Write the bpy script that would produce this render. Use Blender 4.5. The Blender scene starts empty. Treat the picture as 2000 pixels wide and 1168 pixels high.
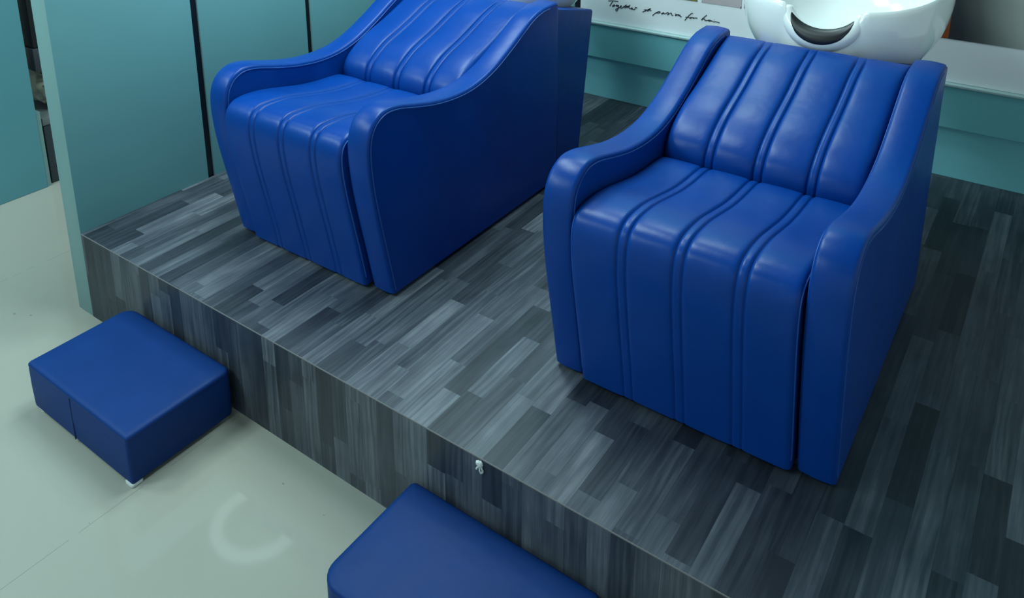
import bpy, bmesh, math, random
from mathutils import Vector, Matrix

scene = bpy.context.scene
COL = scene.collection
P = 0.298                      # height of the raised platform above the floor

# ------------------------------------------------------------------ camera
cam_data = bpy.data.cameras.new('camera')
cam = bpy.data.objects.new('camera', cam_data)
COL.objects.link(cam)
yaw, pitch, roll = -0.629837, 0.274338, 0.008023
fwd = Vector((math.sin(yaw) * math.cos(pitch), math.cos(yaw) * math.cos(pitch), -math.sin(pitch)))
r0 = Vector((math.cos(yaw), -math.sin(yaw), 0))
d0 = fwd.cross(r0)
rt = math.cos(roll) * r0 + math.sin(roll) * d0
dn = -math.sin(roll) * r0 + math.cos(roll) * d0
m = Matrix((( rt.x, -dn.x, -fwd.x, 2.394045), (rt.y, -dn.y, -fwd.y, -1.137152),
            (rt.z, -dn.z, -fwd.z, 1.35 + P), (0, 0, 0, 1)))
cam.matrix_world = m
cam_data.sensor_width = 36
cam_data.lens = 1623.045 / 2000 * 36
cam_data.shift_x = (1000 - 945.9045) / 2000     # the photograph is the lower part of a wider view
cam_data.shift_y = -(584 - 37.5936) / 2000
cam_data.clip_start = 0.05
scene.camera = cam

# ------------------------------------------------------------------ light
vs = scene.view_settings
vs.view_transform = 'Standard'
vs.look = 'None'
vs.gamma = 1
vs.exposure = 0.0
world = bpy.data.worlds.new('world')
scene.world = world
world.use_nodes = True
wb = world.node_tree.nodes['Background']
wb.inputs[0].default_value = (0.68, 0.95, 1.0, 1)
wb.inputs[1].default_value = 0.62

def area(name, loc, sx, sy, power, col=(0.72, 0.98, 1.0)):
    l = bpy.data.lights.new(name, 'AREA')
    l.shape = 'RECTANGLE'
    l.size = sx
    l.size_y = sy
    l.energy = power
    l.color = col
    o = bpy.data.objects.new(name, l)
    o.location = loc
    COL.objects.link(o)
    return o

CEIL = 2.62
area('ceiling_area_light', (0.72, -1.70, CEIL - 0.03), 0.5, 0.5, 10.7)
area('ceiling_area_light', (-0.30, -1.80, CEIL - 0.03), 0.5, 0.5, 36.8)  # added unseen fill, placed to match surface brightness
area('ceiling_area_light', (0.86, 0.45, CEIL - 0.03), 0.5, 0.5, 23.7)  # added unseen overhead fill for seats, basin and back wall
area('ceiling_area_light', (0.30, 1.00, CEIL - 0.03), 0.5, 0.5, 23.0)  # added unseen fill to brighten the back wall
area('ceiling_area_light', (1.10, 1.60, CEIL - 0.03), 0.5, 0.5, 15.7)
area('ceiling_area_light', (-0.60, -0.10, CEIL - 0.03), 0.5, 0.5, 8.1)
area('ceiling_area_light', (-0.90, -1.10, CEIL - 0.03), 0.5, 0.5, 35.5)  # added unseen fill for the front left, fitted to surface brightness

# ------------------------------------------------------------------ materials
def mat(name, col, rough=0.5, spec=0.5, metal=0.0, coat=0.0):
    mm = bpy.data.materials.new(name)
    mm.use_nodes = True
    b = mm.node_tree.nodes['Principled BSDF']
    b.inputs['Base Color'].default_value = (*col, 1)
    b.inputs['Roughness'].default_value = rough
    b.inputs['Specular IOR Level'].default_value = spec
    b.inputs['Metallic'].default_value = metal
    b.inputs['Coat Weight'].default_value = coat
    return mm

class NT:
    """small helper to write shader maths"""
    def __init__(self, material):
        self.t = material.node_tree
        self.b = self.t.nodes['Principled BSDF']
    def n(self, typ, **kw):
        nd = self.t.nodes.new(typ)
        for k, v in kw.items():
            setattr(nd, k, v)
        return nd
    def put(self, sock, v):
        if hasattr(v, 'is_linked') or isinstance(v, bpy.types.NodeSocket):
            self.t.links.new(v, sock)
        else:
            sock.default_value = v
    def math(self, op, a, b=0.0, c=0.0):
        nd = self.n('ShaderNodeMath', operation=op)
        for i, v in enumerate((a, b, c)):
            self.put(nd.inputs[i], v)
        return nd.outputs[0]
    def vec(self, x, y, z=0.0):
        nd = self.n('ShaderNodeCombineXYZ')
        for i, v in enumerate((x, y, z)):
            self.put(nd.inputs[i], v)
        return nd.outputs[0]
    def white(self, v):
        nd = self.n('ShaderNodeTexWhiteNoise', noise_dimensions='3D')
        self.put(nd.inputs['Vector'], v)
        return nd.outputs['Value']
    def noise(self, v, scale, detail=3.0, rough=0.55):
        nd = self.n('ShaderNodeTexNoise')
        self.put(nd.inputs['Vector'], v)
        nd.inputs['Scale'].default_value = scale
        nd.inputs['Detail'].default_value = detail
        nd.inputs['Roughness'].default_value = rough
        return nd.outputs['Fac']
    def obj_xyz(self):
        tc = self.n('ShaderNodeTexCoord')
        sp = self.n('ShaderNodeSeparateXYZ')
        self.t.links.new(tc.outputs['Object'], sp.inputs[0])
        return tc.outputs['Object'], sp.outputs[0], sp.outputs[1], sp.outputs[2]
    def ramp(self, fac, stops):
        nd = self.n('ShaderNodeValToRGB')
        e = nd.color_ramp.elements
        while len(e) < len(stops):
            e.new(0.5)
        for el, (p, c) in zip(e, stops):
            el.position = p
            el.color = (*c, 1)
        self.put(nd.inputs[0], fac)
        return nd.outputs[0]
    def mix(self, fac, a, b, mode='MIX'):
        nd = self.n('ShaderNodeMix', data_type='RGBA', blend_type=mode)
        self.put(nd.inputs[0], fac)
        for i, v in ((6, a), (7, b)):
            if isinstance(v, tuple):
                v = (*v, 1)
            self.put(nd.inputs[i], v)
        return nd.outputs[2]
    def bump(self, h, strength, dist):
        nd = self.n('ShaderNodeBump')
        nd.inputs['Strength'].default_value = strength
        nd.inputs['Distance'].default_value = dist
        self.put(nd.inputs['Height'], h)
        self.t.links.new(nd.outputs[0], self.b.inputs['Normal'])

def leather(name, col, rough):
    mm = mat(name, col, rough, 0.22)
    t = NT(mm)
    o, x, y, z = t.obj_xyz()
    wear = t.noise(o, 9.0, 4.0)
    t.put(t.b.inputs['Base Color'], t.mix(wear, tuple(c * 0.86 for c in col), tuple(min(1, c * 1.12) for c in col)))
    fine = t.noise(o, 420.0, 2.0)
    soft = t.noise(o, 14.0, 2.0)
    h = t.math('ADD', t.math('MULTIPLY', fine, 0.10), t.math('MULTIPLY', soft, 1.0))
    t.bump(h, 0.35, 0.004)
    t.put(t.b.inputs['Roughness'], t.math('MULTIPLY_ADD', wear, 0.10, rough - 0.05))
    return mm

BLUE = leather('blue_leather', (0.0003, 0.0420, 0.250), 0.34)
BLUE_MATT = leather('blue_stool_leather', (0.0003, 0.0280, 0.148), 0.55)
THREAD = mat('blue_thread', (0.010, 0.075, 0.33), 0.5)
DARK_SEAM = mat('dark_seam', (0.003, 0.02, 0.09), 0.7)
CERAMIC = mat('white_ceramic', (0.88, 0.89, 0.87), 0.12, 0.6, coat=0.5)
RUBBER = mat('black_rubber', (0.012, 0.013, 0.014), 0.38)
BLACK = mat('flat_black', (0.008, 0.009, 0.010), 0.6)
GAP_DARK = mat('dark_gap', (0.003, 0.007, 0.012), 0.4)  # near-black; shade of the panel gaps put into the colour, also recess wall
WHITE_PLASTIC = mat('white_plastic', (0.7, 0.72, 0.70), 0.4)
CREAM = mat('cream_fleece', (0.36, 0.34, 0.27), 0.9)
SLATE = mat('slate_laminate', (0.030, 0.036, 0.046), 0.5)
INK = mat('black_ink', (0.010, 0.014, 0.02), 0.6)
CEILING = mat('ceiling_paint', (0.34, 0.35, 0.35), 0.9)
CHIP = mat('white_filler', (0.62, 0.66, 0.64), 0.8)
EDGE = mat('worn_vinyl_edge', (0.11, 0.105, 0.108), 0.6)
CHROME = mat('chrome', (0.7, 0.7, 0.7), 0.15, metal=1.0)
LAMP = mat('lamp_diffuser', (0.9, 0.9, 0.9), 0.4)
LAMP.node_tree.nodes['Principled BSDF'].inputs['Emission Color'].default_value = (0.72, 1.0, 1.0, 1)
LAMP.node_tree.nodes['Principled BSDF'].inputs['Emission Strength'].default_value = 2.4

def paint(name, col, rough=0.45):
    mm = mat(name, col, rough, 0.4)
    t = NT(mm)
    o, x, y, z = t.obj_xyz()
    f = t.noise(o, 2.2, 3.0)
    t.put(t.b.inputs['Base Color'], t.mix(f, tuple(c * 0.9 for c in col), tuple(c * 1.08 for c in col)))
    return mm

TEAL = paint('teal_laminate', (0.125, 0.293, 0.318), 0.42)
TEAL_EDGE = paint('pale_teal_edging', (0.185, 0.300, 0.295), 0.45)
TEAL_WALL = paint('cyan_teal_wall', (0.094, 0.255, 0.295), 0.5)
TEAL_BACK = paint('teal_back_wall', (0.25, 0.66, 0.71), 0.5)
TEAL_FASCIA = paint('grey_teal_fascia', (0.16, 0.46, 0.50), 0.5)
LIP = paint('pale_ledge_lip', (0.36, 0.50, 0.50), 0.4)
POSTER = paint('white_poster', (0.88, 0.91, 0.93), 0.35)
OLIVE = paint('olive_print', (0.21, 0.20, 0.05), 0.4)
PINK = paint('pink_grey_print', (0.52, 0.45, 0.46), 0.4)
ORANGE = paint('orange_print', (0.30, 0.07, 0.02), 0.4)

# grey print: a photograph's soft studio backdrop, dark strip at its left
GREY = mat('grey_backdrop_print', (0.25, 0.27, 0.25), 0.4)
t = NT(GREY)
o_, x_, y_, z_ = t.obj_xyz()
g = t.math('MULTIPLY_ADD', x_, 4.2, t.math('MULTIPLY_ADD', z_, 0.9, -9.36))
t.put(t.b.inputs['Base Color'], t.ramp(g, [(0.0, (0.03, 0.035, 0.04)), (0.25, (0.085, 0.095, 0.09)), (0.75, (0.36, 0.39, 0.36))]))

# cream polished tile floor
FLOOR = mat('cream_tile', (0.78, 0.76, 0.66), 0.12, 0.28)
t = NT(FLOOR)
o_, x_, y_, z_ = t.obj_xyz()
cl = t.noise(o_, 1.7, 4.0)
base = t.mix(cl, (0.29, 0.302, 0.268), (0.325, 0.315, 0.265))
jx = t.math('LESS_THAN', t.math('ABSOLUTE', t.math('SUBTRACT', t.math('FLOORED_MODULO', t.math('ADD', x_, 0.465), 1.2), 0.0)), 0.0016)
jn = t.math('GREATER_THAN', t.noise(o_, 7.0, 2.0), 0.47)
base = t.mix(t.math('MULTIPLY', jx, t.math('MULTIPLY', jn, 0.75)), base, (0.16, 0.17, 0.16))
for px, py, rr in ((1.011, -0.094, 0.004), (0.731, -0.434, 0.0022), (-0.237, -0.143, 0.006), (-0.185, -0.116, 0.005), (1.16, -0.10, 0.0025)):
    dx = t.math('SUBTRACT', x_, px)
    dy = t.math('MULTIPLY', t.math('SUBTRACT', y_, py), 1.7)
    dd = t.math('SQRT', t.math('ADD', t.math('MULTIPLY', dx, dx), t.math('MULTIPLY', dy, dy)))
    base = t.mix(t.math('MULTIPLY', t.math('LESS_THAN', dd, rr), 0.55), base, (0.12, 0.13, 0.12))
t.put(t.b.inputs['Base Color'], base)
t.put(t.b.inputs['Roughness'], t.math('MULTIPLY_ADD', cl, 0.04, 0.03))

# grey striped vinyl planks: strips run back to front and fold down over the riser
def vinyl(name):
    mm = mat(name, (0.06, 0.07, 0.08), 0.42, 0.45)
    t = NT(mm)
    o, x, y, z = t.obj_xyz()
    along = t.math('ADD', y, z)
    W, L = 0.050, 0.31
    wob = t.math('MULTIPLY', t.math('SUBTRACT', t.noise(t.vec(0.0, along, 0.0), 3.0, 1.0), 0.5), 0.004)
    xs = t.math('DIVIDE', t.math('ADD', x, wob), W)
    row = t.math('FLOOR', xs)
    ro = t.white(t.vec(row, 3.7, 1.1))
    ll = t.math('MULTIPLY_ADD', t.white(t.vec(row, 9.1, 5.2)), 0.22, L - 0.10)
    ys = t.math('ADD', t.math('DIVIDE', along, ll), t.math('MULTIPLY', ro, 7.0))
    cell = t.math('FLOOR', ys)
    r1 = t.white(t.vec(row, cell, 0.3))
    r2 = t.white(t.vec(row, cell, 8.3))
    # grain
    st = t.noise(t.vec(t.math('MULTIPLY', x, 60.0), t.math('MULTIPLY', along, 3.0), t.math('MULTIPLY', r1, 40.0)), 1.0, 5.0, 0.62)
    st2 = t.noise(t.vec(t.math('MULTIPLY', x, 190.0), t.math('MULTIPLY', along, 5.0), t.math('MULTIPLY', r2, 40.0)), 1.0, 3.0, 0.6)
    rings = t.n('ShaderNodeTexWave', wave_type='BANDS', bands_direction='X', wave_profile='SIN')
    t.put(rings.inputs['Vector'], t.vec(t.math('MULTIPLY', x, 1.0), t.math('MULTIPLY', along, 0.12), t.math('MULTIPLY', r1, 5.0)))
    rings.inputs['Scale'].default_value = 22.0
    rings.inputs['Distortion'].default_value = 9.0
    rings.inputs['Detail'].default_value = 2.0
    rings.inputs['Detail Scale'].default_value = 1.2
    cloud = t.noise(t.vec(t.math('MULTIPLY', x, 9.0), t.math('MULTIPLY', along, 5.0), t.math('MULTIPLY', r2, 20.0)), 1.0, 3.0)
    v = t.math('MULTIPLY_ADD', r1, 0.58, -0.04)
    v = t.math('MULTIPLY_ADD', t.math('SUBTRACT', st, 0.5), 0.85, v)
    v = t.math('MULTIPLY_ADD', t.math('SUBTRACT', st2, 0.5), 0.30, v)
    v = t.math('MULTIPLY_ADD', t.math('SUBTRACT', cloud, 0.5), 0.60, v)
    ringm = t.math('MULTIPLY', t.math('GREATER_THAN', r2, 0.72), 0.14)
    v = t.math('MULTIPLY_ADD', t.math('SUBTRACT', rings.outputs['Fac'], 0.5), ringm, v)
    v = t.math('ADD', v, 0.12)
    # narrow dark line at strip edges
    fx = t.math('ABSOLUTE', t.math('SUBTRACT', t.math('FRACT', xs), 0.5))
    v = t.math('SUBTRACT', v, t.math('MULTIPLY', t.math('GREATER_THAN', fx, 0.482), 0.10))
    c = t.ramp(v, [(0.0, (0.013, 0.017, 0.025)), (0.35, (0.038, 0.046, 0.061)), (0.62, (0.088, 0.099, 0.120)), (1.0, (0.22, 0.23, 0.255))])
    t.put(t.b.inputs['Base Color'], c)
    t.put(t.b.inputs['Roughness'], t.math('MULTIPLY_ADD', st, 0.12, 0.38))
    return mm
VINYL = vinyl('grey_striped_vinyl')

# ------------------------------------------------------------------ mesh helpers
def link(name, bm, material, parent=None, smooth=35, loc=None):
    bmesh.ops.recalc_face_normals(bm, faces=bm.faces[:])
    me = bpy.data.meshes.new(name)
    bm.to_mesh(me)
    bm.free()
    ms = material if isinstance(material, (list, tuple)) else [material]
    for q in ms:
        me.materials.append(q)
    if smooth:
        me.polygons.foreach_set('use_smooth', [True] * len(me.polygons))
        me.set_sharp_from_angle(angle=math.radians(smooth))
    o = bpy.data.objects.new(name, me)
    COL.objects.link(o)
    if parent:
        o.parent = parent
    if loc:
        o.location = loc
    return o

def thing(name, label, cat, loc=(0, 0, 0), group=None, rotz=0.0):
    o = bpy.data.objects.new(name, None)
    o.empty_display_size = 0.1
    COL.objects.link(o)
    o.location = loc
    o.rotation_euler = (0, 0, rotz)
    tag(o, label, cat, group)
    return o

def tag(o, label, cat, group=None):
    o['label'] = label
    o['category'] = cat
    if group:
        o['group'] = group
    return o

def struct(o):
    o['kind'] = 'structure'
    return o

def box_bm(x0, x1, y0, y1, z0, z1, bev=0.0, seg=2, bm=None):
    own = bm is None
    b = bmesh.new()
    vs_ = [b.verts.new((x, y, z)) for x in (x0, x1) for y in (y0, y1) for z in (z0, z1)]
    for f in ((0, 1, 3, 2), (4, 6, 7, 5), (0, 4, 5, 1), (2, 3, 7, 6), (0, 2, 6, 4), (1, 5, 7, 3)):
        b.faces.new([vs_[i] for i in f])
    if bev:
        bmesh.ops.bevel(b, geom=b.edges[:], offset=bev, segments=seg, affect='EDGES', profile=0.5)
    return b

def crom(pts, per=6, closed=False):
    """Catmull-Rom through the points"""
    out = []
    n = len(pts)
    rng = n if closed else n - 1
    for i in range(rng):
        if closed:
            p0, p1, p2, p3 = (pts[(i + k) % n] for k in (-1, 0, 1, 2))
        else:
            p0, p1, p2, p3 = pts[max(i - 1, 0)], pts[i], pts[i + 1], pts[min(i + 2, n - 1)]
        for s in range(per):
            u = s / per
            out.append(tuple(0.5 * ((2 * b) + (c - a) * u + (2 * a - 5 * b + 4 * c - d) * u * u + (3 * b - a - 3 * c + d) * u ** 3)
                             for a, b, c, d in zip(p0, p1, p2, p3)))
    if not closed:
        out.append(tuple(pts[-1]))
    return out

def normals2(poly, closed=True):
    """outward normals of a counter-clockwise 2-D polygon"""
    n = len(poly)
    res = []
    for i in range(n):
        a = poly[(i - 1) % n] if closed or i > 0 else poly[i]
        b = poly[(i + 1) % n] if closed or i < n - 1 else poly[i]
        dx, dy = b[0] - a[0], b[1] - a[1]
        l = math.hypot(dx, dy) or 1e-9
        res.append((dy / l, -dx / l))
    return res

def ccw(poly):
    s = sum(a[0] * b[1] - b[0] * a[1] for a, b in zip(poly, poly[1:] + poly[:1]))
    return poly if s > 0 else poly[::-1]

def loft(poly, levels, place, flat=None):
    """poly: 2-D outline; levels: (height, inset); place(u, v, h) -> xyz"""
    poly = ccw(list(poly))
    nr = normals2(poly)
    b = bmesh.new()
    loops = []
    for h, ins in levels:
        loops.append([b.verts.new(place(p[0] - (math.copysign(1, k[0]) if abs(k[0]) > 0.3 else 0) * ins, p[1], h)
                      if flat is not None and p[1] < flat else place(p[0] - k[0] * ins, p[1] - k[1] * ins, h)) for p, k in zip(poly, nr)])
    n = len(poly)
    for A, B in zip(loops, loops[1:]):
        for i in range(n):
            j = (i + 1) % n
            b.faces.new((A[i], A[j], B[j], B[i]))
    for cap in (loops[0], loops[-1]):
        f = b.faces.new(cap)
        bmesh.ops.triangulate(b, faces=[f], ngon_method='EAR_CLIP')
    return b

def tube_bm(pts, r, seg=8, bm=None, closed=False, taper=None):
    b = bm or bmesh.new()
    pts = [Vector(p) for p in pts]
    n = len(pts)
    prev = None
    loops = []
    for i, p in enumerate(pts):
        if closed:
            d = pts[(i + 1) % n] - pts[i - 1]
        else:
            d = pts[min(i + 1, n - 1)] - pts[max(i - 1, 0)]
        d.normalize()
        if prev is None:
            up = Vector((0, 0, 1)) if abs(d.z) < 0.9 else Vector((1, 0, 0))
            u = d.cross(up).normalized()
        else:
            u = (prev - d * prev.dot(d)).normalized()
        prev = u
        w = d.cross(u)
        rr = r if taper is None else r * taper(i / (n - 1))
        loops.append([b.verts.new(p + (u * math.cos(a) + w * math.sin(a)) * rr) for a in [2 * math.pi * k / seg for k in range(seg)]])
    pairs = list(zip(loops, loops[1:]))
    if closed:
        pairs.append((loops[-1], loops[0]))
    for A, B in pairs:
        for k in range(seg):
            j = (k + 1) % seg
            b.faces.new((A[k], A[j], B[j], B[k]))
    if not closed:
        b.faces.new(loops[0][::-1])
        b.faces.new(loops[-1])
    return b

def rounded_rect(x0, x1, y0, y1, radii, seg=7):
    """radii at (x0,y0), (x1,y0), (x1,y1), (x0,y1)"""
    out = []
    for (cx, cy, sx, sy, a0), r in zip(((x0, y0, 1, 1, 180), (x1, y0, -1, 1, 270), (x1, y1, -1, -1, 0), (x0, y1, 1, -1, 90)), radii):
        for k in range(seg + 1):
            a = math.radians(a0 + 90 * k / seg)
            out.append((cx + sx * r + r * math.cos(a), cy + sy * r + r * math.sin(a)))
    return out

# ------------------------------------------------------------------ the setting
fl = struct(link('floor', box_bm(-3.2, 4.2, -3.2, 3.2, -0.05, 0.0), FLOOR, smooth=0))
ce = struct(link('ceiling', box_bm(-3.2, 4.2, -3.2, 3.2, CEIL, CEIL + 0.05), CEILING, smooth=0))

# raised platform; its object origin sits at the top front corner so that the vinyl folds over the edge
pf = bmesh.new()
X0, X1, YB = -0.014, 3.6, 2.0
prof = [(0.0, -P), (0.0, -0.0022), (0.0006, -0.0006), (0.0022, 0.0), (YB, 0.0), (YB, -P)]
A = [pf.verts.new((X0, y, z)) for y, z in prof]
B = [pf.verts.new((X1, y, z)) for y, z in prof]
for i in range(len(prof)):
    j = (i + 1) % len(prof)
    f = pf.faces.new((A[i], A[j], B[j], B[i]))
    if i in (1, 2):
        f.material_index = 1
pf.faces.new(A[::-1])
pf.faces.new(B)
platform = struct(link('platform', pf, [VINYL, EDGE], smooth=0, loc=(0, 0, P)))

# partition on the left: laminate panels, black strips standing in for the shade in their gaps
wl = bpy.data.objects.new('wall_left', None)
COL.objects.link(wl)
struct(wl)
WT = 1.085
gaps = [(0.478, 0.504), (0.985, 1.008), (1.495, 1.517)]
y0 = 0.0
for g0, g1 in gaps + [(2.0, 2.0)]:
    pn = link('panel', box_bm(-0.098, -0.0145, y0, g0, 0.0, WT, 0.0015, 2), [TEAL, TEAL_EDGE], wl, smooth=30)
    for pl in pn.data.polygons:
        if pl.normal.y < -0.9:
            pl.material_index = 1
    if g1 > g0:
        link('gap_shade_strip', box_bm(-0.090, -0.021, g0 - 0.001, g1 + 0.001, 0.0, WT), GAP_DARK, wl, smooth=0)  # black filler in place of the shade inside the gap
    y0 = g1

# teal wall farther left, ending at a dark recess
w2 = struct(link('wall_far_left', box_bm(-1.14, -1.04, -3.0, 0.380, 0.0, CEIL, 0.002, 1), TEAL_WALL, smooth=0))
tr = struct(link('trim_1', box_bm(-1.12, -1.046, 0.380, 0.398, 0.0, 0.34), TEAL_EDGE, smooth=0))
wr = struct(link('wall_recess', box_bm(-1.75, -1.70, 0.30, 3.0, 0.0, CEIL), GAP_DARK, smooth=0))

# back wall: teal wall below, panel beside the poster, black strip for the shaded gap
wb_ = struct(link('wall_back', box_bm(-0.098, 3.6, 2.0, 2.1, 0.0, CEIL), TEAL_BACK, smooth=0))
t2 = struct(link('trim_2', box_bm(0.618, 0.642, 1.985, 2.0, P + 0.36, 2.2), GAP_DARK, smooth=0))
t3 = struct(link('trim_3', box_bm(-0.012, 0.618, 1.982, 2.0, P + 0.36, 2.2), TEAL, smooth=0))

# ledge along the back wall
lg = thing('wall_ledge', 'long grey-teal ledge with a pale lip along the back wall behind the chairs', 'ledge', (0, 1.96, P))
link('fascia', box_bm(-0.012, 3.55, 0.0, 0.0395, 0.196, 0.346, 0.001, 1), TEAL_FASCIA, lg, smooth=0)
link('lip', box_bm(-0.012, 3.55, -0.006, 0.0395, 0.346, 0.354, 0.0015, 2), LIP, lg, smooth=0)

# poster standing on the ledge
po = thing('poster', 'large white poster with a handwritten line, standing on the ledge at the back wall', 'poster', (0, 0, P))
link('board', box_bm(0.648, 3.2, 1.980, 1.9995, 0.3545, 1.25, 0.001, 1), POSTER, po, smooth=0)
for nm, x0, x1, mt in (('picture', 0.70, 1.183, OLIVE), ('picture', 1.200, 1.362, PINK), ('picture', 1.372, 2.078, ORANGE), ('picture', 2.0781, 3.15, GREY)):
    q = link(nm, box_bm(x0, x1, 1.9785, 1.9805, 0.507, 1.22), mt, po, smooth=0)
    q['label'] = {OLIVE: 'olive green printed picture', PINK: 'pinkish grey printed picture', ORANGE: 'rusty orange printed picture', GREY: 'grey printed picture'}[mt]
STROKES = [[(0.7845, 0.4526), (0.7952, 0.4551), (0.81, 0.4565), (0.8314, 0.4575)], [(0.8054, 0.4544), (0.7997, 0.4435), (0.7927, 0.4312)], [(0.812, 0.4391), (0.8049, 0.4324), (0.8076, 0.4303), (0.8149, 0.4352), (0.8161, 0.4391), (0.812, 0.4391)], [(0.8301, 0.4393), (0.8228, 0.4394), (0.8223, 0.435), (0.8296, 0.4361), (0.8337, 0.4398), (0.8331, 0.431), (0.8315, 0.422), (0.8264, 0.4144), (0.821, 0.4167), (0.8234, 0.4221), (0.8339, 0.4286), (0.8418, 0.4329), (0.8482, 0.4389), (0.8455, 0.4397), (0.8404, 0.4334), (0.8432, 0.43), (0.8512, 0.4312), (0.8563, 0.4351), (0.871, 0.4478), (0.8615, 0.4378), (0.863, 0.434), (0.8682, 0.4357), (0.8746, 0.4416)], [(0.8562, 0.4384), (0.8811, 0.4441)], [(0.8881, 0.4488), (0.8748, 0.4354), (0.8799, 0.4411), (0.8841, 0.4411), (0.8827, 0.4366), (0.8868, 0.4331), (0.8933, 0.4357), (0.8997, 0.4373), (0.8958, 0.4382), (0.892, 0.4337), (0.8999, 0.433), (0.9091, 0.4332), (0.9126, 0.4417), (0.9152, 0.4427), (0.9211, 0.4411)], [(0.9457, 0.428), (0.9608, 0.4355), (0.9819, 0.4485), (0.9758, 0.4415), (0.9685, 0.434)], [(0.9529, 0.4386), (0.967, 0.4401), (0.9861, 0.44)], [(0.9922, 0.4195), (1.003, 0.4305), (1.0138, 0.4383), (1.0233, 0.4413), (1.0251, 0.4377), (1.0173, 0.4342), (1.0061, 0.4332)], [(1.0425, 0.4404), (1.0317, 0.4341), (1.0334, 0.4321), (1.0419, 0.4372), (1.044, 0.435), (1.0521, 0.4381), (1.0582, 0.4428), (1.0614, 0.4418), (1.0618, 0.4349), (1.0571, 0.4335), (1.0648, 0.4377), (1.0724, 0.4427), (1.0757, 0.4409), (1.076, 0.4349), (1.0776, 0.4351), (1.0839, 0.4346)], [(1.0915, 0.4435), (1.0925, 0.4431)], [(1.0946, 0.4393), (1.0917, 0.435), (1.0978, 0.4367), (1.0992, 0.4405), (1.0946, 0.4393)], [(1.0992, 0.44), (1.1069, 0.4412), (1.1034, 0.4356), (1.1101, 0.4402), (1.1136, 0.4384), (1.112, 0.4344), (1.1197, 0.4348)], [(1.1677, 0.4544), (1.1616, 0.455), (1.1544, 0.4478), (1.1458, 0.4374), (1.1345, 0.4212)], [(1.1367, 0.4352), (1.1521, 0.4361)], [(1.1595, 0.4388), (1.1537, 0.4341), (1.1599, 0.4336), (1.1627, 0.4378), (1.1703, 0.4383), (1.169, 0.4343), (1.1763, 0.4385), (1.187, 0.4386)], [(1.2256, 0.4574), (1.2178, 0.4502), (1.2039, 0.4338), (1.2125, 0.4397), (1.2188, 0.4396), (1.2189, 0.434), (1.2263, 0.4352), (1.2395, 0.4395), (1.2338, 0.4356), (1.2384, 0.4341), (1.244, 0.4387), (1.2442, 0.4351), (1.2485, 0.4372), (1.2547, 0.4341), (1.2605, 0.4362), (1.2708, 0.4356), (1.2798, 0.4341)], [(1.2563, 0.4426), (1.2575, 0.4422)], [(1.36, 0.5045), (1.3613, 0.5129)]]
# strokes grouped by the word they belong to
for nm, ids in (('handwritten_word', range(0, 6)), ('handwritten_word', range(6, 8)), ('handwritten_word', range(8, 13)),
                ('handwritten_word', range(13, 16)), ('handwritten_word', range(16, 18)), ('printed_mark', range(18, 19))):
    lt = bmesh.new()
    for i in ids:
        s = STROKES[i]
        tube_bm([(x, 1.9795, z) for x, z in (crom(s, 4) if len(s) > 2 else s)], 0.0017, 6, lt)
    q = link(nm, lt, INK, po, smooth=60)
    q['label'] = 'black handwriting' if nm != 'printed_mark' else 'tiny black mark'

# white filler blob on the platform edge
fb = bmesh.new()
random.seed(4)
bmesh.ops.create_icosphere(fb, subdivisions=3, radius=0.0085)
for v in fb.verts:
    v.co *= 1 + random.uniform(-0.15, 0.15)
    v.co.y *= 0.5
for pts in ([(0, 0, -0.004), (-0.006, -0.001, -0.012), (-0.008, 0, -0.017)], [(0, 0, -0.006), (0.001, -0.001, -0.016), (0.004, 0, -0.022)], [(0.003, 0, -0.004), (0.009, -0.001, -0.013), (0.007, 0, -0.019)]):
    tube_bm(pts, 0.0022, 6, fb)
o = tag(link('filler_blob', fb, CHIP, smooth=60, loc=(1.5455, -0.0025, P - 0.012)),
        'small white frayed blob stuck just under the top edge of the grey platform', 'blob')

# dark cabinet and cream bundle glimpsed beyond the partition
cb = thing('storage_cabinet', 'dark grey cabinet seen in the narrow opening left of the teal partition', 'cabinet', (-1.06, 0.41, 0))
link('body', box_bm(-0.42, 0.0, 0.0, 0.75, 0.0, P - 0.03, 0.004, 2), SLATE, cb)
link('top', box_bm(-0.43, 0.006, -0.004, 0.76, P - 0.03, P + 0.004, 0.003, 2), mat('grey_laminate', (0.13, 0.145, 0.15), 0.4), cb)
bn = bmesh.new()
bmesh.ops.create_icosphere(bn, subdivisions=4, radius=1.0)
random.seed(8)
for v in bn.verts:
    d = v.co.copy()
    f = 1 + 0.07 * math.sin(d.x * 17 + d.z * 9) * math.sin(d.y * 15 + 2) + 0.05 * math.sin(d.z * 31 + d.x * 7)
    sx = 1 if abs(d.z) < 0.2 else 1
    v.co = Vector((math.copysign(abs(d.x) ** 0.7, d.x) * 0.13 * f, math.copysign(abs(d.y) ** 0.7, d.y) * 0.16 * f, math.copysign(abs(d.z) ** 0.75, d.z) * 0.094 * f))
tag(link('towel_bundle', bn, CREAM, smooth=60, loc=(-1.20, 0.60, P + 0.108)),
    'cream fleecy bundle lying on the dark grey cabinet in the narrow opening', 'bundle')
wc = thing('wall_cabinet', 'black wall cabinet hanging above the cream bundle in the narrow opening', 'cabinet', (-1.06, 0.41, 0))
link('body', box_bm(-0.42, 0.0, 0.01, 0.75, P + 0.310, P + 1.5, 0.008, 2), BLACK, wc)
link('bottom_board', box_bm(-0.42, 0.003, 0.005, 0.755, P + 0.210, P + 0.309, 0.004, 2), mat('dark_slate_board', (0.035, 0.04, 0.05), 0.5), wc)

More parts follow.
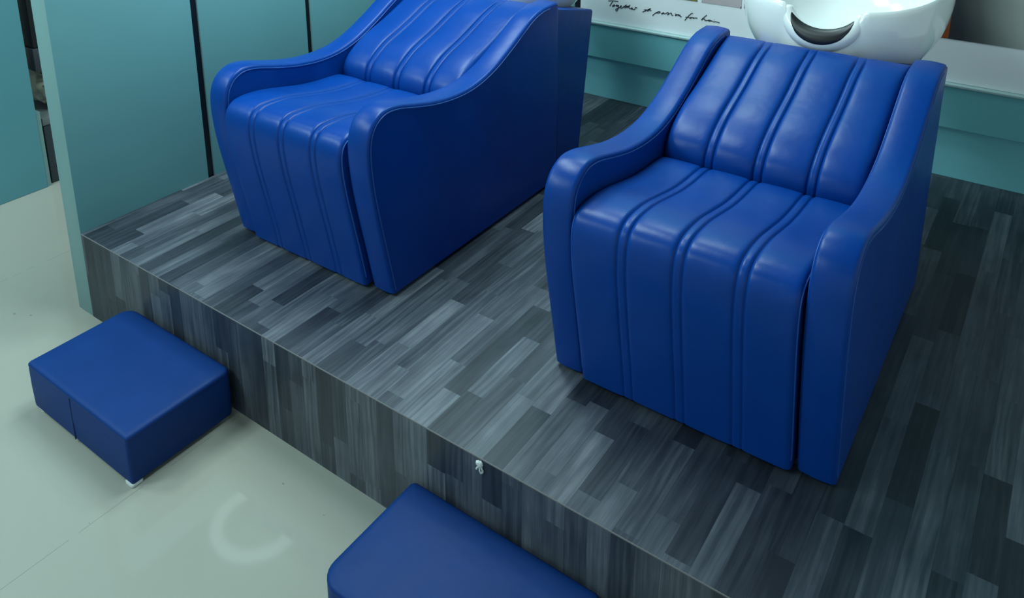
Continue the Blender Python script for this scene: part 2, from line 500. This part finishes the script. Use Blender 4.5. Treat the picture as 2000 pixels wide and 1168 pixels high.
# ceiling ring lamp that mirrors in the floor tiles
rg = thing('ring_lamp', 'round white ring lamp on the ceiling, mirrored in the cream floor tiles', 'lamp', (-1.00, 1.22, 2.50))
link('diffuser', tube_bm([(0.235 * math.cos(a), 0.235 * math.sin(a), 0) for a in [math.radians(158 + k * 6) for k in range(37)]], 0.036, 12), LAMP, rg, smooth=60)
link('mount', box_bm(-0.10, 0.10, -0.03, 0.03, 0.03, CEIL - 2.50, 0.004, 2), WHITE_PLASTIC, rg)
link('arm', tube_bm([(-0.235, 0, 0.0), (-0.09, 0, 0.05), (0, 0, 0.06)], 0.008), WHITE_PLASTIC, rg)

# ------------------------------------------------------------------ footstools
def footstool(loc, label, w, d, radii):
    r = thing('footstool', label, 'footstool', loc, 'blue footstools in front of the platform')
    H = 0.150
    lev = [(0.008, 0.006), (0.011, 0.001), (0.019, 0.0), (H * 0.5, -0.0015), (H - 0.020, -0.001), (H - 0.015, -0.0003), (H - 0.012, -0.0012),
           (H - 0.007, -0.001), (H - 0.003, 0.003), (H - 0.0008, 0.008), (H, 0.016), (H + 0.0015, 0.06)]
    ub = bmesh.new()
    rows = []
    for h, ins in lev:
        rows.append([ub.verts.new((x, y, h)) for x, y in rounded_rect(ins, w - ins, ins, d - ins, [max(q - ins, 0.002) for q in radii])])
    for A_, B_ in zip(rows, rows[1:]):
        for i in range(len(A_)):
            j = (i + 1) % len(A_)
            ub.faces.new((A_[i], A_[j], B_[j], B_[i]))
    ub.faces.new(rows[0][::-1])
    ub.faces.new(rows[-1])
    link('upholstery', ub, BLUE_MATT, r, smooth=50)
    sm = tube_bm([(w * 0.455, -0.0012, z) for z in (0.010, 0.04, 0.07, 0.10, 0.137)], 0.0016, 6)
    link('seam', sm, DARK_SEAM, r)
    for fx, fy in ((0.026, 0.02), (w - 0.016, 0.014), (w - 0.026, d - 0.026), (0.026, d - 0.026)):
        fb_ = rounded_rect(fx - 0.016, fx + 0.016, fy - 0.016, fy + 0.016, (0.006,) * 4, 3)
        link('foot', loft(fb_, [(0.0, 0.002), (0.002, 0.0), (0.009, 0.0)], lambda u, v, h: (u, v, h)), WHITE_PLASTIC, r)
    return r

footstool((0.248, -0.318, 0.0), 'small blue leatherette footstool nearest the teal partition, whole in view on the cream floor', 0.476, 0.305, (0.010, 0.008, 0.020, 0.040))
footstool((1.366, -0.302, 0.0), 'blue leatherette footstool nearest the viewer, cut off by the bottom edge of the photo', 0.476, 0.292, (0.048, 0.02, 0.016, 0.012))

# ------------------------------------------------------------------ shampoo chairs with basin
ARM = [(0.0, 0.012), (-0.010, 0.060), (-0.024, 0.130), (-0.046, 0.236), (-0.060, 0.310), (-0.069, 0.372), (-0.0735, 0.435), (-0.070, 0.482),
       (-0.058, 0.515), (-0.034, 0.541), (0.004, 0.556), (0.055, 0.553), (0.130, 0.534), (0.210, 0.516), (0.300, 0.506), (0.390, 0.510),
       (0.480, 0.533), (0.570, 0.574), (0.645, 0.614), (0.690, 0.637), (0.730, 0.651)]
ARM_PTS = crom(ARM, 4) + [(0.765, 0.6575), (0.800, 0.659), (0.838, 0.659), (0.850, 0.656), (0.858, 0.648), (0.860, 0.63), (0.865, 0.40), (0.870, 0.012)]
ARM_PTS += [(0.86, 0.012), (0.6, 0.012), (0.3, 0.012), (0.012, 0.012)]
HALF, ARMW = 0.322, 0.076

def arm_bm(xc):
    h, r = ARMW / 2, 0.010
    lev = []
    for k in range(5):
        a = math.radians(90 * k / 4)
        lev.append((-h + r * (1 - math.cos(a)), r * (1 - math.sin(a)) + 0.0025))
    lev += [(-h * 0.45, 0.001), (0, 0.0), (h * 0.45, 0.001)]
    lev += [(-a, b) for a, b in lev[4::-1]]
    return loft(ARM_PTS, lev, lambda u, v, hh: (xc + hh, u, v), flat=0.0125)

def arm_piping(xc, side, k0=0, k1=None):
    poly = ccw(list(ARM_PTS))
    nr = normals2(poly)
    # take the visible run along front and top
    run = [(p[0] - n[0] * 0.0145, p[1] - n[1] * 0.0145) for p, n in zip(poly, nr) if p[1] > 0.0125]
    keep = [q for q in run if q[0] < 0.835 and (q[1] > 0.018) and not (q[0] > 0.02 and q[1] < 0.4)]
    keep.sort(key=lambda q: math.atan2(q[1] - 0.25, -(q[0] - 0.35)))
    return tube_bm([(xc + side * (ARMW / 2 - 0.0006), q[0], q[1]) for q in keep], 0.0022, 6)

SEAMS = (-0.121, 0.002, 0.128)
PAIR = 0.0105

def xcols(x0, x1):
    xs = set()
    for s in SEAMS:
        for o in (-0.030, -0.024, -0.0185, -0.0155, -0.0135, -0.012, -0.0105, -0.009, -0.0075, -0.0055, -0.003, 0.0):
            xs.add(round(s + o, 5)); xs.add(round(s - o, 5))
    for r in (0.0, 0.001, 0.003, 0.006, 0.010, 0.015, 0.022, 0.032):
        xs.add(round(x0 + r, 5)); xs.add(round(x1 - r, 5))
    k = x0 + 0.045
    while k < x1 - 0.04:
        if all(abs(k - s) > 0.036 for s in SEAMS):
            xs.add(round(k, 5))
        k += 0.016
    return sorted(v for v in xs if x0 - 1e-6 <= v <= x1 + 1e-6)

def relief(x, x0, x1, depth, puff, er):
    h = 0.0
    edges = [x0] + list(SEAMS) + [x1]
    for a, b in zip(edges, edges[1:]):
        if a <= x <= b:
            u = (x - (a + b) / 2) / ((b - a) / 2)
            h += puff * (1 - u * u) if abs(u) < 1 else 0
    for s in SEAMS:
        for o in (-PAIR, PAIR):
            h -= depth * math.exp(-((x - s - o) / 0.0026) ** 2)
            h -= 0.35 * depth * math.exp(-((x - s - o) / 0.007) ** 2)
    e = min(x - x0, x1 - x)
    if e < er:
        h -= er - math.sqrt(max(0.0, er * er - (er - e) ** 2))
    return h

def cushion(prof, back, x0, x1, depth, puff, er, fade=None):
    """prof: 2-D run (d, z) along the visible surface; back: points that close the side outline"""
    nr = normals2(prof, closed=False)
    n = len(prof)
    b = bmesh.new()
    cols = []
    for x in xcols(x0, x1):
        col = []
        for i, (p, k) in enumerate(zip(prof, nr)):
            f = 1.0 if fade is None else fade(i / (n - 1))
            er_ = er(i / (n - 1)) if callable(er) else er
            h = relief(x, x0, x1, depth * f, puff * f, er_)
            col.append(b.verts.new((x, p[0] - k[0] * h, p[1] - k[1] * h)))
        for q in back:
            col.append(b.verts.new((x, q[0], q[1])))
        cols.append(col)
    m_ = len(cols[0])
    for A, B in zip(cols, cols[1:]):
        for i in range(m_):
            j = (i + 1) % m_
            b.faces.new((A[i], A[j], B[j], B[i]))
    for c in (cols[0], cols[-1]):
        f = b.faces.new(c)
        bmesh.ops.triangulate(b, faces=[f], ngon_method='EAR_CLIP')
    return b

SEAT_PROF = crom([(-0.012, 0.012), (-0.022, 0.070), (-0.038, 0.150), (-0.056, 0.236), (-0.071, 0.310), (-0.080, 0.370), (-0.082, 0.415), (-0.076, 0.446),
                  (-0.060, 0.466), (-0.034, 0.476), (0.005, 0.478), (0.060, 0.473), (0.130, 0.459), (0.200, 0.445), (0.270, 0.437),
                  (0.330, 0.434), (0.372, 0.430), (0.390, 0.420)], 4)
SEAT_BACK = [(0.392, 0.36), (0.392, 0.012)]
BACK_PROF = crom([(0.395, 0.405), (0.392, 0.425), (0.394, 0.447), (0.405, 0.471), (0.425, 0.492), (0.452, 0.511), (0.490, 0.531), (0.530, 0.547),
                  (0.570, 0.561), (0.615, 0.578), (0.660, 0.597), (0.705, 0.616), (0.745, 0.629), (0.780, 0.637), (0.806, 0.641), (0.826, 0.641), (0.838, 0.634)], 4)
BACK_BACK = [(0.840, 0.60), (0.845, 0.20), (0.46, 0.20), (0.40, 0.36)]

def seat_edge(xe, inw):
    nr = normals2(SEAT_PROF, closed=False)
    return [(xe, p[0] + k[0] * 0.0, p[1]) for p, k in zip(SEAT_PROF, nr)]

def basin_parts(parent):
    """white ceramic bowl, centre behind the backrest"""
    cx, cy, zr = 0.0, 1.132, 0.805
    a_, b_ = 0.287, 0.275
    NA = 128
    rings = [(0.50, -0.230), (0.72, -0.190), (0.83, -0.135), (0.885, -0.075), (0.920, -0.030), (0.943, -0.006), (0.966, 0.001), (0.986, -0.003),
             (0.998, -0.014), (1.004, -0.035), (1.004, -0.070), (0.985, -0.110), (0.953, -0.140), (0.910, -0.166), (0.862, -0.190), (0.77, -0.228),
             (0.67, -0.262), (0.52, -0.285), (0.30, -0.298)]
    b = bmesh.new()
    loops = []
    for f, dz in rings:
        lp = []
        for k in range(NA):
            t_ = 2 * math.pi * k / NA
            ct, st = math.cos(t_), math.sin(t_)
            e = 2 / 2.25
            x = a_ * f * math.copysign(abs(ct) ** e, ct)
            y = b_ * f * math.copysign(abs(st) ** e, st)
            tilt = 0.06 * (y / b_)                           # rim rises a little towards the rear
            z = zr + dz + tilt
            if y < 0:
                # neck cut: the rim dips where the nape rests
                u = x / 0.100
                if abs(u) < 1:
                    dip = 0.086 * math.sqrt(1 - u * u) ** 1.1
                    lim = max(0.0, min(1.0, (dz + 0.20) / 0.15))
                    inn = max(0.0, min(1.0, (f - 0.55) / 0.30))
                    z -= dip * lim * inn
            lp.append(b.verts.new((cx + x, cy + y, z)))
        loops.append(lp)
    for A, B in zip(loops, loops[1:]):
        for k in range(NA):
            j = (k + 1) % NA
            b.faces.new((A[k], A[j], B[j], B[k]))
    b.faces.new(loops[0])
    b.faces.new(loops[-1][::-1])
    # rolled collar around the neck cut, ceramic like the bowl
    def arc(u):                                              # u from -1 to 1
        ang = u * math.radians(92)
        x = 0.098 * math.sin(ang)
        z = 0.738 - 0.082 * math.cos(ang)
        y = -math.sqrt(max(0.0, 1 - (abs(x) / a_) ** 2.25)) * b_ + 0.022 - 0.006 * math.cos(ang)
        return Vector((cx + x, cy + y, z))
    pts = [arc(-1 + 2 * k / 40) for k in range(41)]
    tube_bm(pts, 0.034, 20, b, taper=lambda s: 0.30 + 0.70 * math.sin(math.pi * s) ** 0.7)
    bowl = link('basin', b, CERAMIC, parent, smooth=60)
    bowl['label'] = 'white ceramic wash basin'
    # crescent rubber rest on the collar's upper front
    rb = bmesh.new()
    N, M = 40, 12
    grid_o, grid_i = [], []
    for k in range(N + 1):
        u = -0.86 + 1.72 * k / N
        p = arc(u)
        w = max(0.02, (1 - (u / 0.86) ** 2)) ** 0.55
        ang = u * math.radians(92)
        inward = Vector((-math.sin(ang), 0, math.cos(ang)))   # towards the middle of the cut
        front = Vector((0, -1, 0))
        tp = 0.30 + 0.70 * math.sin(math.pi * (u + 1) / 2) ** 0.7
        ro, ri = [], []
        for q in range(M + 1):
            th = math.radians(40) + (q / M - 0.5) * math.radians(92) * w
            dirv = inward * math.sin(th) + front * math.cos(th)
            edge = 1 - abs(2 * q / M - 1) ** 4
            ro.append(rb.verts.new(p + dirv * (0.034 * tp + 0.0005 + 0.0045 * edge * w)))
            ri.append(rb.verts.new(p + dirv * (0.034 * tp - 0.004)))
        grid_o.append(ro)
        grid_i.append(ri)
    for A, B in zip(grid_o, grid_o[1:]):
        for q in range(M):
            rb.faces.new((A[q], A[q + 1], B[q + 1], B[q]))
    for A, B in zip(grid_i, grid_i[1:]):
        for q in range(M):
            rb.faces.new((A[q], B[q], B[q + 1], A[q + 1]))
    for k in range(N):
        rb.faces.new((grid_o[k][0], grid_o[k + 1][0], grid_i[k + 1][0], grid_i[k][0]))
        rb.faces.new((grid_o[k][M], grid_i[k][M], grid_i[k + 1][M], grid_o[k + 1][M]))
    for k in (0, N):
        for q in range(M):
            rb.faces.new((grid_o[k][q], grid_i[k][q], grid_i[k][q + 1], grid_o[k][q + 1]))
    nr_ = link('neck_rest', rb, RUBBER, bowl, smooth=60)
    nr_['label'] = 'black crescent rubber neck rest'
    dr = bmesh.new()
    bmesh.ops.create_cone(dr, cap_ends=True, segments=32, radius1=0.024, radius2=0.020, depth=0.006, matrix=Matrix.Translation((cx, cy, zr - 0.226)))
    link('drain', dr, CHROME, bowl)
    return bowl

def shampoo_chair(loc, label, seat_x0, seat_x1):
    r = thing('shampoo_chair', label, 'chair', loc, 'blue shampoo chairs on the platform')
    xr = HALF - ARMW / 2
    for s in (-1, 1):
        arm = link('armrest', arm_bm(s * xr), BLUE, r, smooth=50)
        link('piping', arm_piping(s * xr, 1), THREAD, arm, smooth=60)
        link('piping', arm_piping(s * xr, -1), THREAD, arm, smooth=60)
    seat = link('seat', cushion(SEAT_PROF, SEAT_BACK, seat_x0, seat_x1, 0.0036, 0.0022, 0.012, fade=lambda u: min(1.0, 0.45 + 1.1 * u)), BLUE, r, smooth=50)
    nr = normals2(SEAT_PROF, closed=False)
    for xe in (seat_x0 + 0.0015, seat_x1 - 0.0015):
        run = [(xe, p[0] + k[0] * 0.009, p[1] + k[1] * 0.009) for p, k in zip(SEAT_PROF, nr)]
        link('piping', tube_bm(run[2:-2], 0.0026, 6), THREAD, seat, smooth=60)
    xi = HALF - ARMW - 0.0015
    back = link('backrest', cushion(BACK_PROF, BACK_BACK, -xi, xi, 0.0042, 0.0045, lambda u: 0.022 - 0.017 * max(0.0, (u - 0.7) / 0.3), fade=lambda u: 1.0 if u < 0.8 else max(0.25, 1 - (u - 0.8) / 0.14)), BLUE, r, smooth=50)
    # blue cabinet behind that carries the basin
    ped = loft([(0.874, 0.012), (1.058, 0.012), (1.142, 0.556), (1.138, 0.562), (1.132, 0.564), (0.874, 0.622)],
               [(-0.190, 0.004), (-0.186, 0.0), (0.291, 0.0), (0.295, 0.004)], lambda u, v, h: (h, u, v))
    link('pedestal', ped, BLUE, r, smooth=30)
    link('gap_shade_block', box_bm(-0.18, 0.285, 0.03, 1.03, 0.0, 0.013), BLACK, r, smooth=0)  # black block standing in for the shadow gap under the chair
    basin_parts(r)
    return r

shampoo_chair((0.699, 0.3135, P), 'blue leather shampoo chair with white basin, beside the teal partition', -0.243, 0.232)
shampoo_chair((1.844, 0.337, P), 'blue leather shampoo chair before the poster, black neck rest on its white basin visible', -0.243, 0.238)
